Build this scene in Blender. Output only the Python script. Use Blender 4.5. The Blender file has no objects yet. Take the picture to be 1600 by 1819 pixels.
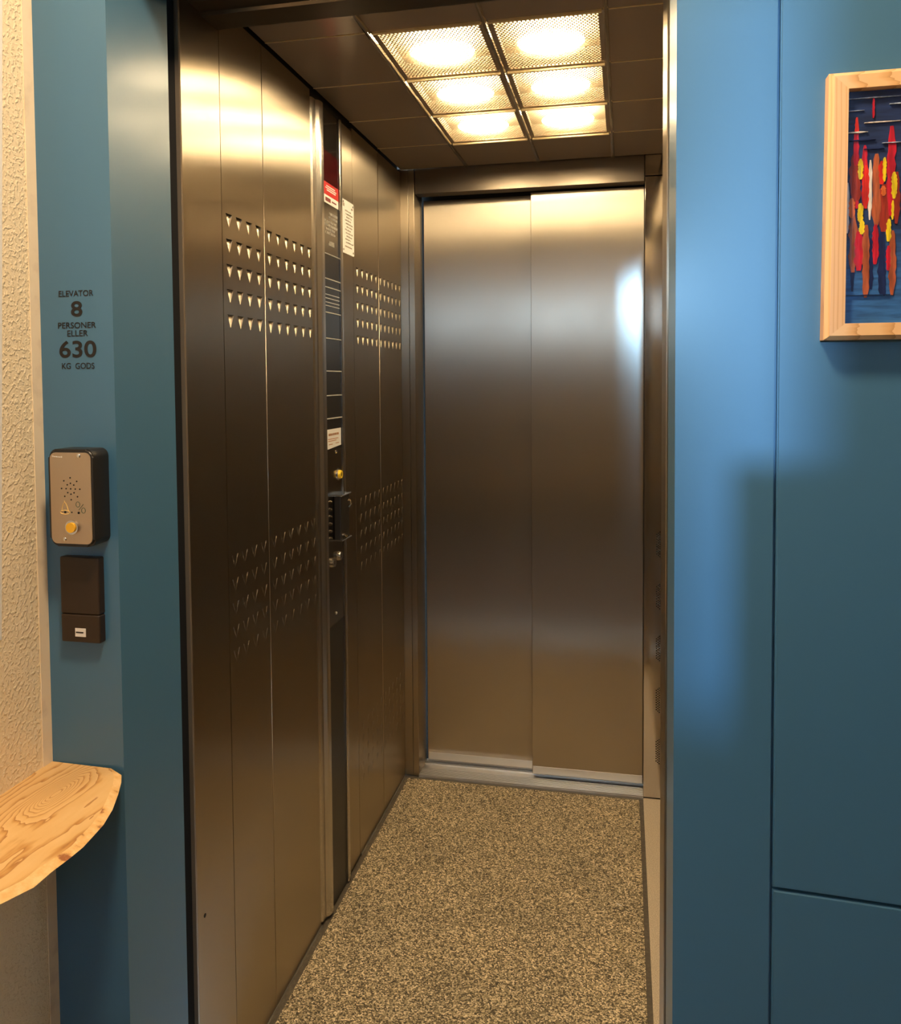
import bpy, bmesh, math, random
from mathutils import Vector, Matrix, Euler
random.seed(7)
SC = bpy.context.scene
COL = SC.collection
PI = math.pi

# ------------------------------------------------------------------ helpers
def link(name, me, mat=None, parent=None, loc=None):
    o = bpy.data.objects.new(name, me)
    COL.objects.link(o)
    if mat:
        for m in (mat if isinstance(mat, (list, tuple)) else [mat]):
            me.materials.append(m)
    if parent: o.parent = parent
    if loc: o.location = loc
    return o

def obj(name, bm, mat, parent=None, smooth=False):
    bmesh.ops.recalc_face_normals(bm, faces=bm.faces[:])
    me = bpy.data.meshes.new(name)
    bm.to_mesh(me); bm.free()
    if smooth:
        for p in me.polygons: p.use_smooth = True
    return link(name, me, mat, parent)

def recentre(o):
    """put a top-level mesh's origin at its bounding box centre bottom"""
    vs = [v.co for v in o.data.vertices]
    c = Vector(((min(v.x for v in vs)+max(v.x for v in vs))/2, (min(v.y for v in vs)+max(v.y for v in vs))/2, min(v.z for v in vs)))
    o.data.transform(Matrix.Translation(-c)); o.location = c
    return o

def empty(name, loc, label=None, cat=None, group=None, kind=None):
    o = bpy.data.objects.new(name, None); COL.objects.link(o)
    o.location = loc; o.empty_display_size = .05
    tag(o, label, cat, group, kind)
    return o

def tag(o, label=None, cat=None, group=None, kind=None):
    if label: o['label'] = label
    if cat: o['category'] = cat
    if group: o['group'] = group
    if kind: o['kind'] = kind
    return o

def adopt(o, root):
    """parent keeping world position (root has no rotation)"""
    o.data.transform(Matrix.Translation(-Vector(root.location)))
    o.parent = root
    return o

def box(bm, x0, x1, y0, y1, z0, z1, mi=0):
    v = [bm.verts.new(p) for p in ((x0,y0,z0),(x1,y0,z0),(x1,y1,z0),(x0,y1,z0),(x0,y0,z1),(x1,y0,z1),(x1,y1,z1),(x0,y1,z1))]
    fs = []
    for q in ((3,2,1,0),(4,5,6,7),(0,1,5,4),(1,2,6,5),(2,3,7,6),(3,0,4,7)):
        f = bm.faces.new([v[i] for i in q]); f.material_index = mi; fs.append(f)
    return v

def bbox(bm, x0, x1, y0, y1, z0, z1, b=.002, seg=2, mi=0):
    t = bmesh.new(); box(t, x0, x1, y0, y1, z0, z1)
    bmesh.ops.bevel(t, geom=t.edges[:], offset=b, segments=seg, affect='EDGES', profile=.5)
    for f in t.faces: f.material_index = mi
    me = bpy.data.meshes.new('t'); t.to_mesh(me); t.free(); bm.from_mesh(me); bpy.data.meshes.remove(me)

def B(name, c, mat, parent=None, b=0, smooth=False):
    bm = bmesh.new()
    (bbox(bm, *c, b=b) if b else box(bm, *c))
    return obj(name, bm, mat, parent, smooth)

AX = {'x': Matrix.Rotation(PI/2, 4, 'Y'), 'y': Matrix.Rotation(PI/2, 4, 'X'), 'z': Matrix.Identity(4)}
def cyl(bm, c, r, h, axis='z', n=24, r2=None, mi=0):
    g = bmesh.ops.create_cone(bm, cap_ends=True, segments=n, radius1=r, radius2=r if r2 is None else r2, depth=h,
                              matrix=Matrix.Translation(c) @ AX[axis])
    for f in {f for v in g['verts'] for f in v.link_faces}: f.material_index = mi

def prism(bm, pts, axis, a, b, mi=0):
    """extrude a 2D outline (pts) along axis from a to b"""
    def P(p, t):
        if axis == 'x': return (t, p[0], p[1])
        if axis == 'y': return (p[0], t, p[1])
        return (p[0], p[1], t)
    va = [bm.verts.new(P(p, a)) for p in pts]; vb = [bm.verts.new(P(p, b)) for p in pts]
    n = len(pts); fs = [bm.faces.new(va), bm.faces.new(vb[::-1])]
    for i in range(n): fs.append(bm.faces.new((va[i], va[(i+1) % n], vb[(i+1) % n], vb[i])))
    for f in fs: f.material_index = mi

def rrect(x0, x1, z0, z1, r, n=6):
    pts = []
    for cx, cz, a0 in ((x1-r, z0+r, -90), (x1-r, z1-r, 0), (x0+r, z1-r, 90), (x0+r, z0+r, 180)):
        for i in range(n+1):
            a = math.radians(a0 + 90*i/n); pts.append((cx+r*math.cos(a), cz+r*math.sin(a)))
    return pts

def tube(bm, pts, r, n=8, closed=False):
    pts = [Vector(p) for p in pts]; rings = []
    N = len(pts)
    for i, p in enumerate(pts):
        a = pts[(i-1) % N] if (closed or i > 0) else p
        b = pts[(i+1) % N] if (closed or i < N-1) else p
        t = (b-a).normalized()
        u = t.cross(Vector((0, 1, 0)));
        if u.length < 1e-4: u = t.cross(Vector((1, 0, 0)))
        u.normalize(); w = t.cross(u)
        rings.append([bm.verts.new(p + r*(u*math.cos(2*PI*k/n) + w*math.sin(2*PI*k/n))) for k in range(n)])
    m = N if closed else N-1
    for i in range(m):
        for k in range(n):
            bm.faces.new((rings[i][k], rings[i][(k+1) % n], rings[(i+1) % N][(k+1) % n], rings[(i+1) % N][k]))
    if not closed:
        bm.faces.new(rings[0]); bm.faces.new(rings[-1][::-1])

# ------------------------------------------------------------------ materials
def mat(name, col=(.5,.5,.5), rough=.5, metal=0, spec=.5, **kw):
    m = bpy.data.materials.new(name); m.use_nodes = True
    b = m.node_tree.nodes['Principled BSDF']
    b.inputs['Base Color'].default_value = (*col, 1)
    b.inputs['Roughness'].default_value = rough
    b.inputs['Metallic'].default_value = metal
    b.inputs['Specular IOR Level'].default_value = spec
    for k, v in kw.items(): b.inputs[k.replace('_', ' ')].default_value = v
    return m

def N(m, t, **kw):
    n = m.node_tree.nodes.new(t)
    for k, v in kw.items(): setattr(n, k, v)
    return n
def L(m, a, b): m.node_tree.links.new(a, b)
def bsdf(m): return m.node_tree.nodes['Principled BSDF']

def ramp(m, fac, stops, interp='LINEAR'):
    r = N(m, 'ShaderNodeValToRGB'); r.color_ramp.interpolation = interp
    el = r.color_ramp.elements
    while len(el) < len(stops): el.new(.5)
    for e, (p, c) in zip(el, stops): e.position = p; e.color = (*c, 1) if len(c) == 3 else c
    L(m, fac, r.inputs['Fac']); return r

def noise(m, scale=(1,1,1), s=5, detail=3, coord='Object', rough=.5, dist=0):
    tc = N(m, 'ShaderNodeTexCoord'); mp = N(m, 'ShaderNodeMapping'); mp.inputs['Scale'].default_value = scale
    n = N(m, 'ShaderNodeTexNoise'); n.inputs['Scale'].default_value = s; n.inputs['Detail'].default_value = detail
    n.inputs['Roughness'].default_value = rough; n.inputs['Distortion'].default_value = dist
    L(m, tc.outputs[coord], mp.inputs['Vector']); L(m, mp.outputs['Vector'], n.inputs['Vector'])
    return n

def bump(m, h, strength=.2, dist=.002):
    b = N(m, 'ShaderNodeBump'); b.inputs['Strength'].default_value = strength; b.inputs['Distance'].default_value = dist
    L(m, h, b.inputs['Height']); L(m, b.outputs['Normal'], bsdf(m).inputs['Normal']); return b

def steel(name, col=(.56,.52,.47), rough=.3, aniso=.85, rot=0.0, wear=.012):
    m = mat(name, col, rough, 1.0)
    b = bsdf(m)
    t = N(m, 'ShaderNodeTangent', direction_type='RADIAL', axis='Z')
    L(m, t.outputs['Tangent'], b.inputs['Tangent'])
    b.inputs['Anisotropic'].default_value = aniso
    b.inputs['Anisotropic Rotation'].default_value = rot
    n = noise(m, (1, 1, .6), 9, 5, rough=.6)                     # handling smears vary the roughness
    mr = N(m, 'ShaderNodeMapRange'); mr.inputs['From Min'].default_value = .35; mr.inputs['From Max'].default_value = .7
    mr.inputs['To Min'].default_value = rough-wear; mr.inputs['To Max'].default_value = rough+wear
    L(m, n.outputs['Fac'], mr.inputs['Value']); L(m, mr.outputs['Result'], b.inputs['Roughness'])
    return m

STEEL = steel('brushed_steel', col=(.47,.405,.315), rough=.30, aniso=.97)
STEEL_DOOR = steel('brushed_steel_door', col=(.56,.50,.42), rough=.305, aniso=.985)
STEEL_PLAIN = steel('satin_steel', rough=.26, aniso=.3)
STEEL_POL = mat('polished_steel', (.6,.56,.52), .12, 1)
CHROME = mat('chrome', (.75,.72,.66), .08, 1)
ALU = mat('aluminium', (.72,.7,.66), .38, 1)
DARK = mat('shaft_black', (.012,.011,.01), .6)
DARKSTEEL = mat('dark_steel_edge', (.035,.033,.03), .45, .5)
BRONZE_TILE = mat('bronze_ceiling_tile', (.36,.28,.205), .22, .35)
BLACK = mat('black_glass', (.012,.011,.012), .12)
BLACKP = mat('black_plastic', (.016,.014,.012), .38)
BROWNP = mat('brown_plastic', (.028,.016,.008), .45)
INK = mat('black_ink', (.006,.005,.005), .5)
WHITE = mat('white_card', (.8,.79,.76), .5)
WHITEL = mat('white_lettering', (.75,.72,.66), .5)
RED = mat('red_label', (.55,.02,.02), .4)
REDD = mat('dark_red_display', (.05,.004,.006), .15)
YEL = mat('yellow_cap', (.85,.45,.02), .35)
YELB = mat('yellow_button', (.9,.6,.02), .3)
BELL = mat('yellow_print', (.85,.6,.2), .5)
GREEN = mat('green_print', (.07,.12,.08), .5)

BLUE = mat('blue_paint', (.052,.158,.268), .42, spec=.5, Coat_Weight=.3, Coat_Roughness=.2)
n_ = noise(BLUE, (1,1,1), 260, 3); bump(BLUE, n_.outputs['Fac'], .10, .0006)

PLASTER = mat('textured_plaster', (.88,.73,.49), .75)
n1 = noise(PLASTER, (1, 1, 1), 150, 2, rough=.5, dist=.2)
rr = ramp(PLASTER, n1.outputs['Fac'], [(.48, (0,0,0)), (.66, (1,1,1))])
bump(PLASTER, rr.outputs['Color'], .6, .0018)
SMOOTHP = mat('smooth_plaster', (.74,.62,.47), .6)
nS = noise(SMOOTHP, (1,1,1), 30, 4); rS = ramp(SMOOTHP, nS.outputs['Fac'], [(.2,(.70,.56,.40)),(.45,(.86,.72,.52)),(.8,(.88,.75,.55))]); L(SMOOTHP, rS.outputs['Color'], bsdf(SMOOTHP).inputs['Base Color'])
HALLP = mat('hall_plaster', (.62,.52,.40), .8)
HALLC = mat('hall_ceiling', (.7,.66,.58), .8)
HALLF = mat('hall_floor', (.16,.12,.09), .5)

# speckled mat
MAT = mat('speckled_mat', (.3,.25,.15), .62)
tc = N(MAT, 'ShaderNodeTexCoord'); vo = N(MAT, 'ShaderNodeTexVoronoi'); vo.inputs['Scale'].default_value = 320
L(MAT, tc.outputs['Object'], vo.inputs['Vector'])
sep = N(MAT, 'ShaderNodeSeparateColor'); L(MAT, vo.outputs['Color'], sep.inputs['Color'])
rM = ramp(MAT, sep.outputs['Red'], [(0,(.035,.03,.018)),(.28,(.12,.095,.055)),(.5,(.30,.245,.145)),(.75,(.52,.43,.27)),(1,(.95,.82,.58))])
nM = noise(MAT, (1,1,1), 5, 3); rM2 = ramp(MAT, nM.outputs['Fac'], [(.3,(.82,.82,.82)),(.7,(1.1,1.08,1.05))])
mx = N(MAT, 'ShaderNodeMix', data_type='RGBA', blend_type='MULTIPLY'); mx.inputs['Factor'].default_value = 1
L(MAT, rM.outputs['Color'], mx.inputs['A']); L(MAT, rM2.outputs['Color'], mx.inputs['B']); L(MAT, mx.outputs['Result'], bsdf(MAT).inputs['Base Color'])
bump(MAT, sep.outputs['Green'], .25, .001)
GRIME = mat('grey_vinyl', (.10,.085,.065), .5)
nG = noise(GRIME, (1,1,1), 120, 4); rG = ramp(GRIME, nG.outputs['Fac'], [(.4,(.085,.072,.055)),(.72,(.13,.11,.08)),(.8,(.4,.34,.24))]); L(GRIME, rG.outputs['Color'], bsdf(GRIME).inputs['Base Color'])
STONE = mat('pale_speckled_vinyl', (.5,.42,.3), .5)
nT = noise(STONE, (1,1,1), 420, 2); rT = ramp(STONE, nT.outputs['Fac'], [(.3,(.42,.35,.25)),(.55,(.58,.49,.36)),(.7,(.78,.68,.52))]); L(STONE, rT.outputs['Color'], bsdf(STONE).inputs['Base Color'])

def wood(name, c1, c2, c3, scale=(14, 1.4, 14), s=5, knots=None):
    m = mat(name, c1, .42)
    tc = N(m, 'ShaderNodeTexCoord'); mp = N(m, 'ShaderNodeMapping'); mp.inputs['Scale'].default_value = scale
    L(m, tc.outputs['Object'], mp.inputs['Vector'])
    nz = N(m, 'ShaderNodeTexNoise'); nz.inputs['Scale'].default_value = 1.2; nz.inputs['Detail'].default_value = 3
    L(m, mp.outputs['Vector'], nz.inputs['Vector'])
    vec = mp.outputs['Vector']
    wv = N(m, 'ShaderNodeTexWave', wave_type='BANDS', bands_direction='X', wave_profile='SAW'); wv.inputs['Scale'].default_value = s
    wv.inputs['Distortion'].default_value = 3.5; wv.inputs['Detail'].default_value = 3; wv.inputs['Detail Scale'].default_value = .7
    L(m, vec, wv.inputs['Vector'])
    r = ramp(m, wv.outputs['Fac'], [(0, c1), (.6, c1), (.88, c2), (1, c3)])
    L(m, r.outputs['Color'], bsdf(m).inputs['Base Color'])
    return m
PINE = wood('pine_frame', (.88,.52,.24), (.80,.43,.17), (.70,.36,.13), (10, 10, 1.2), 6)

# shelf wood: growth rings bent round a knot
SHELFW = mat('live_edge_wood', (.7,.45,.2), .4)
m = SHELFW
tc = N(m, 'ShaderNodeTexCoord')
sx = N(m, 'ShaderNodeSeparateXYZ'); L(m, tc.outputs['Object'], sx.inputs['Vector'])
def M_(op, a, b=None, c=None):
    n = N(m, 'ShaderNodeMath', operation=op)
    for i, v in enumerate((a, b, c)):
        if v is None: continue
        if isinstance(v, (int, float)): n.inputs[i].default_value = v
        else: L(m, v, n.inputs[i])
    return n.outputs[0]
wob = noise(m, (9, 2.2, 9), 1.5, 4, rough=.55)
fine = noise(m, (60, 7, 60), 3, 3)
kx, ky = -.052, -1.815                                    # knot position
dx = M_('SUBTRACT', sx.outputs['X'], kx); dy = M_('SUBTRACT', sx.outputs['Y'], ky)
r2 = M_('ADD', M_('MULTIPLY', M_('MULTIPLY', dx, dx), 1.0), M_('MULTIPLY', M_('MULTIPLY', dy, dy), .09))
bulge = M_('DIVIDE', .00042, M_('ADD', r2, .00028))          # rings swell round the knot
ring = M_('ADD', M_('ADD', M_('MULTIPLY', sx.outputs['X'], 9.0), M_('MULTIPLY', wob.outputs['Fac'], 1.5)), M_('MULTIPLY', bulge, 1.6))
saw = M_('FRACT', M_('MULTIPLY', ring, 4.6))
saw2 = M_('ADD', saw, M_('MULTIPLY', M_('SUBTRACT', fine.outputs['Fac'], .5), .35))
rW = ramp(m, saw2, [(0,(.76,.50,.22)),(.62,(.72,.45,.18)),(.86,(.55,.28,.08)),(.96,(.40,.18,.05)),(1,(.75,.48,.21))])
L(m, rW.outputs['Color'], bsdf(m).inputs['Base Color'])
bump(m, fine.outputs['Fac'], .15, .001)
BARK = mat('live_edge_rim', (.8,.5,.2), .55)
nB = noise(BARK, (1,1,1), 38, 5, rough=.6); rB = ramp(BARK, nB.outputs['Fac'], [(.33,(.32,.11,.03)),(.42,(.74,.43,.15)),(.6,(.84,.56,.26)),(.8,(.88,.62,.32))])
L(BARK, rB.outputs['Color'], bsdf(BARK).inputs['Base Color']); bump(BARK, nB.outputs['Fac'], .5, .004)

# perforated luminaire sheet: real see-through holes in a thin sheet, translucent to imitate bloom round the lamp
PERF = bpy.data.materials.new('perforated_sheet'); PERF.use_nodes = True
m = PERF; nt = m.node_tree; nt.nodes.remove(nt.nodes['Principled BSDF'])
out = nt.nodes['Material Output']
tc = N(m, 'ShaderNodeTexCoord'); sx = N(m, 'ShaderNodeSeparateXYZ'); L(m, tc.outputs['Object'], sx.inputs['Vector'])
PITCH = .0088
def dots(ox, oy):
    fx = M_('SUBTRACT', M_('FRACT', M_('ADD', M_('DIVIDE', sx.outputs['X'], PITCH), 50+ox)), .5)
    fy = M_('MULTIPLY', M_('SUBTRACT', M_('FRACT', M_('ADD', M_('DIVIDE', sx.outputs['Y'], PITCH*1.732), 50+oy)), .5), 1.732)
    return M_('SQRT', M_('ADD', M_('MULTIPLY', fx, fx), M_('MULTIPLY', fy, fy)))
d = M_('MINIMUM', dots(0, 0), dots(.5, .5))
hole = M_('LESS_THAN', d, .33)
tr = N(m, 'ShaderNodeBsdfTransparent'); df = N(m, 'ShaderNodeBsdfDiffuse'); df.inputs['Color'].default_value = (.62,.5,.33,1)
tl = N(m, 'ShaderNodeBsdfTranslucent'); tl.inputs['Color'].default_value = (.6,.5,.35,1)
ms = N(m, 'ShaderNodeMixShader'); ms.inputs['Fac'].default_value = .06
L(m, df.outputs[0], ms.inputs[1]); L(m, tl.outputs[0], ms.inputs[2])
mh = N(m, 'ShaderNodeMixShader'); L(m, hole, mh.inputs['Fac']); L(m, ms.outputs[0], mh.inputs[1]); L(m, tr.outputs[0], mh.inputs[2])
L(m, mh.outputs[0], out.inputs['Surface'])

def emis(name, col, s):
    m = bpy.data.materials.new(name); m.use_nodes = True; nt = m.node_tree
    nt.nodes.remove(nt.nodes['Principled BSDF'])
    e = nt.nodes.new('ShaderNodeEmission'); e.inputs['Color'].default_value = (*col, 1); e.inputs['Strength'].default_value = s
    nt.links.new(e.outputs[0], nt.nodes['Material Output'].inputs['Surface']); return m
LAMP = emis('lamp_bulb', (1.0,.77,.45), 88)
HALL_LAMP = emis('hall_lamp_disc', (1.0,.74,.48), 250)
HALL_LAMP2 = emis('hall_lamp_disc_dim', (1.0,.73,.46), 45)
REFL = mat('white_reflector', (.36,.32,.25), .6)

# ------------------------------------------------------------------ dimensions
W, H, D = .888, 2.15, -1.36        # cab width, height, inner front line
ZH = 2.092                          # underside of the front header
YF = -1.72                          # face of the blue landing wall
XR = .83                            # right side of the entrance
XL = -.128                          # cream wall of the hall
HC = 2.62                           # hall ceiling

def S(name, c, m, b=0):
    return tag(recentre(B(name, c, m, b=b)), kind='structure')

# ---- shell of the cab
S('floor', (-.02, W+.02, -1.51, .14, -.03, 0), GRIME)
S('wall_left', (-.06, -.012, -1.36, .01, -.02, H+.12), DARK)
S('wall_back', (-.06, W+.06, .13, .16, -.03, H+.12), DARK)
S('ceiling', (-.06, W+.06, -1.36, .13, H+.10, H+.13), DARK)

# ---- back wall return panels and header (structure of the cab entrance)
def trim(name, parts, m=STEEL):
    bm = bmesh.new()
    for c in parts: bbox(bm, *c, b=.0012, seg=2)
    return tag(recentre(obj(name, bm, m)), kind='structure')

rp = empty('steel_return_panel', (.8595, .06, 0), 'polished steel panel right of the closed doors, pierced by perforated vents', 'wall panel')
bm = bmesh.new(); bbox(bm, XR, W, 0, .12, 0.006, 2.080, b=.001); bbox(bm, XR, W, 0, .12, 2.083, H+.01, b=.001)
PANPOL = steel('mirror_polished_steel', rough=.10, aniso=.2, wear=.03)
adopt(obj('panel_sheet', bm, PANPOL), rp)
HOLE = mat('vent_hole_black', (.004,.004,.004), .7)
for k in range(5):
    zc = .853+.0155 - .1755*k
    bm = bmesh.new()
    for ci, (x, nrow) in enumerate(((.8715, 9), (.8765, 10), (.8812, 11))):
        for r in range(nrow):
            z = zc + (r-(nrow-1)/2)*.0082
            cyl(bm, (x, -.0002, z), .0022, .0012, 'y', 8)
    adopt(obj('perforated_vent', bm, HOLE), rp)
bm = bmesh.new(); cyl(bm, (.853, -.001, 1.655), .0015, .002, 'y', 10)
adopt(obj('screw_head', bm, CHROME), rp)

trim('trim_left_return', [(-.011, .0285, .002, .03, .004, H+.005), (.030, .050, 0, .12, .004, H+.005)])
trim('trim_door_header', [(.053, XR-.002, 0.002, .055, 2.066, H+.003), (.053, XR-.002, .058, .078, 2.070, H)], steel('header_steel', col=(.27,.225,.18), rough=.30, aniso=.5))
S('trim_door_track', (.052, XR, .080, .128, 2.085, H), DARKSTEEL)

# ---- the two sliding door leaves on the far side
def leaf(name, x0, x1, y, z0, label):
    t = empty(name, ((x0+x1)/2, y+.012, z0), label, 'door')
    bm = bmesh.new(); bbox(bm, x0, x1, y, y+.024, z0, 2.062, b=.0015)
    adopt(obj('door_panel', bm, STEEL_DOOR), t)
    bm = bmesh.new(); bbox(bm, x0+.002, x1-.002, y-.0015, y, z0+.002, z0+.028, b=.0005)
    adopt(obj('kick_strip', bm, ALU), t)
    return t
leaf('sliding_door_leaf', .0595, .456, .104, .020, 'brushed steel sliding door leaf on the left, set further back')
leaf('sliding_door_leaf', .4485, .829, .062, .022, 'brushed steel sliding door leaf on the right, overlapping its neighbour')

# ---- aluminium sill
bm = bmesh.new(); box(bm, .050, XR, -.004, .128, 0, .006)
for y in (-.003, .007, .018, .029, .040, .051, .090, .100, .122): bbox(bm, .050, XR, y, y+.007, .005, .0115, b=.0008)
tag(recentre(obj('door_sill', bm, ALU)), 'grooved aluminium sill under the closed steel sliding doors', 'sill')

# ---- floor finishes
bm = bmesh.new(); bbox(bm, .015, .817, -1.505, -.020, 0.0, .0035, b=.001)
tag(recentre(obj('floor_mat', bm, MAT)), 'tan and dark speckled floor mat covering the cab floor', 'mat')
S('trim_floor_strip', (XR, W, -1.505, 0, 0, .0025), STONE)
bm = bmesh.new(); prism(bm, [(-.0010, -.52), (.0016, -.52), (.0016, -.008), (-.001, -.008)], 'z', .0002, .006)
prism(bm, [(-.0010, -1.35), (.0016, -1.35), (.0016, -.86), (-.001, -.86)], 'z', .0002, .006)
tag(recentre(obj('trim_skirting_bead', bm, ALU)), kind='structure')
bm = bmesh.new(); prism(bm, [(.7465, -.6110), (.7595, -.6195), (.7602, -.6180), (.7472, -.6093)], 'z', .0036, .0050)
tag(recentre(obj('litter_scrap', bm, WHITE)), 'tiny white scrap of litter lying on the speckled floor mat', 'litter')

# ------------------------------------------------------------------ left wall panels with punched louvres
LW, LH, LD = .0285, .0265, .0075     # width, height, depth of a louvre
def louvre_mesh(LD, mt):
    bm = bmesh.new()
    # origin: top middle of the triangular cut, on the face x = 0 ; recess goes to -x
    a = bm.verts.new((0, -LW/2, 0)); b = bm.verts.new((0, LW/2, 0)); c = bm.verts.new((0, 0, -LH))
    steps = 5; prev = None
    rows = []
    for i in range(steps+1):                       # a slightly bellied tray that tips back towards its top edge
        t = i/steps; w = LW/2*t; z = -LH*(1-t); d = -LD*t
        row = []
        for j in range(5):
            s = -1+j/2
            row.append(bm.verts.new((d*(1-.55*s*s) - (.0004 if LD > .002 else 0), w*s*(.99 if LD > .002 else 1), z)))
        rows.append(row)
    for i in range(steps):
        for j in range(4): bm.faces.new((rows[i][j], rows[i][j+1], rows[i+1][j+1], rows[i+1][j]))
    for f in bm.faces: f.smooth = True
    for s, cn in ((0, a), (4, b)):                 # side walls
        for i in range(steps):
            t0, t1 = i/steps, (i+1)/steps; sy = -1 if s == 0 else 1
            p0 = bm.verts.new((0, sy*LW/2*t0, -LH*(1-t0))); p1 = bm.verts.new((0, sy*LW/2*t1, -LH*(1-t1)))
            bm.faces.new((p0, p1, rows[i+1][s], rows[i][s]))
    bmesh.ops.remove_doubles(bm, verts=bm.verts[:], dist=.00002)
    bmesh.ops.recalc_face_normals(bm, faces=bm.faces[:])
    me = bpy.data.meshes.new('louvre'); bm.to_mesh(me); bm.free()
    me.materials.append(mt)
    return me
BEADM = mat('lit_seam_edge', (.72,.62,.48), .3, 1)  # pale bead added to draw the lit edge of the seam groove
LOUV = mat('louvre_lit_steel', (.74,.64,.50), .45, .6)  # upper louvres: lamp-lit faces painted lighter than the sheet
LME = louvre_mesh(.0075, LOUV); LME2 = louvre_mesh(.0005, STEEL); LME3 = louvre_mesh(.0012, STEEL)

def wall_panel(y0, y1, cols, bands, label, z0=.008, z1=2.143, bead=False):
    """steel cladding sheet, face on x=0, with a triangular hole for every louvre"""
    t = empty('steel_wall_panel', (0, (y0+y1)/2, 0), label, 'wall panel', 'steel panels of the left cab wall')
    bm = bmesh.new()
    g = .0012
    ya, yb = y0+g, y1-g
    zs = sorted({z for z in bands}, reverse=True)  # top z of every louvre row
    def quad(a, b, c, d):                          # (y0,z0,y1,z1)
        if b-a > 1e-5 and d-c > 1e-5:
            bm.faces.new([bm.verts.new((0, y, z)) for y, z in ((a, c), (b, c), (b, d), (a, d))])
    top = z1
    for z in zs:
        quad(ya, yb, z, top)                       # plain sheet above this row
        yprev = ya
        for y in cols:
            l, r = y-LW/2, y+LW/2
            quad(yprev, l, z-LH, z)
            bm.faces.new([bm.verts.new((0, p, q)) for p, q in ((l, z-LH), (y, z-LH), (l, z))])
            bm.faces.new([bm.verts.new((0, p, q)) for p, q in ((y, z-LH), (r, z-LH), (r, z))])
            yprev = r
        quad(yprev, yb, z-LH, z)
        top = z-LH
    quad(ya, yb, z0, top)
    # folded edges
    for y in (ya, yb): bm.faces.new([bm.verts.new(p) for p in ((0, y, z0), (0, y, z1), (-.011, y, z1), (-.011, y, z0))])
    for z in (z0, z1): bm.faces.new([bm.verts.new(p) for p in ((0, ya, z), (0, yb, z), (-.011, yb, z), (-.011, ya, z))])
    bmesh.ops.remove_doubles(bm, verts=bm.verts[:], dist=.00001)
    me = bpy.data.meshes.new('panel_sheet'); bm.to_mesh(me); bm.free()
    me.materials.append(STEEL)
    o = link('panel_sheet', me); adopt(o, t)
    # make the big face look towards +x
    for p in me.polygons:
        if abs(p.normal.x) > .9 and p.normal.x < 0: p.flip()
    for z in zs:
        for y in cols:
            l = bpy.data.objects.new('louvre', LME if z > 1.3 else LME2 if z > .6 else LME3); COL.objects.link(l); l.parent = t
            l.location = (0, y-(y0+y1)/2, z)
    if bead:
        bm = bmesh.new(); cyl(bm, (.0002, y1, (z0+z1)/2), .0007, z1-z0, 'z', 10)
        adopt(obj('edge_bead', bm, BEADM, smooth=True), t)
    return t
band1 = [1.750-.0496*i for i in range(5)]
band2 = [1.071-.0482*i for i in range(5)]
band3 = [.395-.0400*i for i in range(5)]
A_cols = [-1.322, -1.277, -1.231, -1.183]
B_cols = [-1.126, -1.077, -1.029, -.980, -.931, -.884]
C_cols = [-.496+.0478*i for i in range(5)]
D_cols = [-.256+.0468*i for i in range(6)]
wall_panel(-1.352, -1.155, A_cols, band1+band2, 'narrow steel cladding panel next to the entrance, louvred in four columns', bead=True)
wall_panel(-1.155, -.866, B_cols, band1+band2, 'steel cladding panel just left of the control column, louvred in six columns')
wall_panel(-.535, -.276, C_cols, band1+band2+band3, 'steel cladding panel just right of the notice plate, louvred in five columns', bead=True)
wall_panel(-.276, .001, D_cols, band1+band2+band3, 'steel cladding panel in the far corner beside the closed doors')
t = tag(recentre(B('steel_cover_strip', (-.010, .0005, -.640, -.537, .008, 2.132), STEEL, b=.0008)), 'narrow plain steel strip carrying the white notice plate', 'wall panel')

# ---- front return on the left (cab entrance jamb)
bm = bmesh.new(); bbox(bm, -.02, .001, -1.508, -1.354, -.02, ZH+.06, b=.0015)
j = empty('entrance_jamb', (-.01, -1.43, -.02), 'scratched steel jamb of the cab entrance, on the left', 'door jamb')
adopt(obj('jamb_plate', bm, STEEL), j)
bm = bmesh.new(); cyl(bm, (.0012, -1.4757, .4224), .0038, .001, 'x', 14)
adopt(obj('bolt_hole', bm, HOLE), j)
bm = bmesh.new(); prism(bm, [(-.004, -1.512), (.0035, -1.512), (.0048, -1.509), (.0035, -1.506), (-.004, -1.506)], 'z', -.02, ZH+.05)
adopt(obj('edge_bead', bm, mat('dull_bronze_edge', (.30,.24,.18), .4, .7)), j)
bm = bmesh.new(); box(bm, -.030, -.004, -1.5125, -1.5082, -.02, ZH+.05)  # dark strip added to keep the door slot in black shade
adopt(obj('slot_shade_strip', bm, DARK), j)

# ---- right side of the cab (seen edge on) and front return right
S('wall_right', (W, W+.02, -1.36, .12, 0, H+.1), STEEL)
bm = bmesh.new(); bbox(bm, XR-.002, W+.02, -1.508, -1.358, -.02, ZH+.06, b=.0015)
tag(recentre(obj('entrance_jamb', bm, STEEL)), 'steel jamb of the cab entrance, on the right beside the blue wall', 'door jamb')

# ---- front header of the cab with stepped underside
bm = bmesh.new()
prism(bm, [(-1.508, ZH+.012), (-1.470, ZH+.012), (-1.468, ZH+.006), (-1.425, ZH+.006), (-1.423, ZH), (-1.360, ZH), (-1.358, ZH+.002), (-1.358, H+.1), (-1.508, H+.1)], 'x', -.02, W+.02)
DKHD = mat('dark_bronze_header', (.10,.078,.055), .28, .8)
tag(recentre(obj('trim_front_header', bm, DKHD)), kind='structure')

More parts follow.
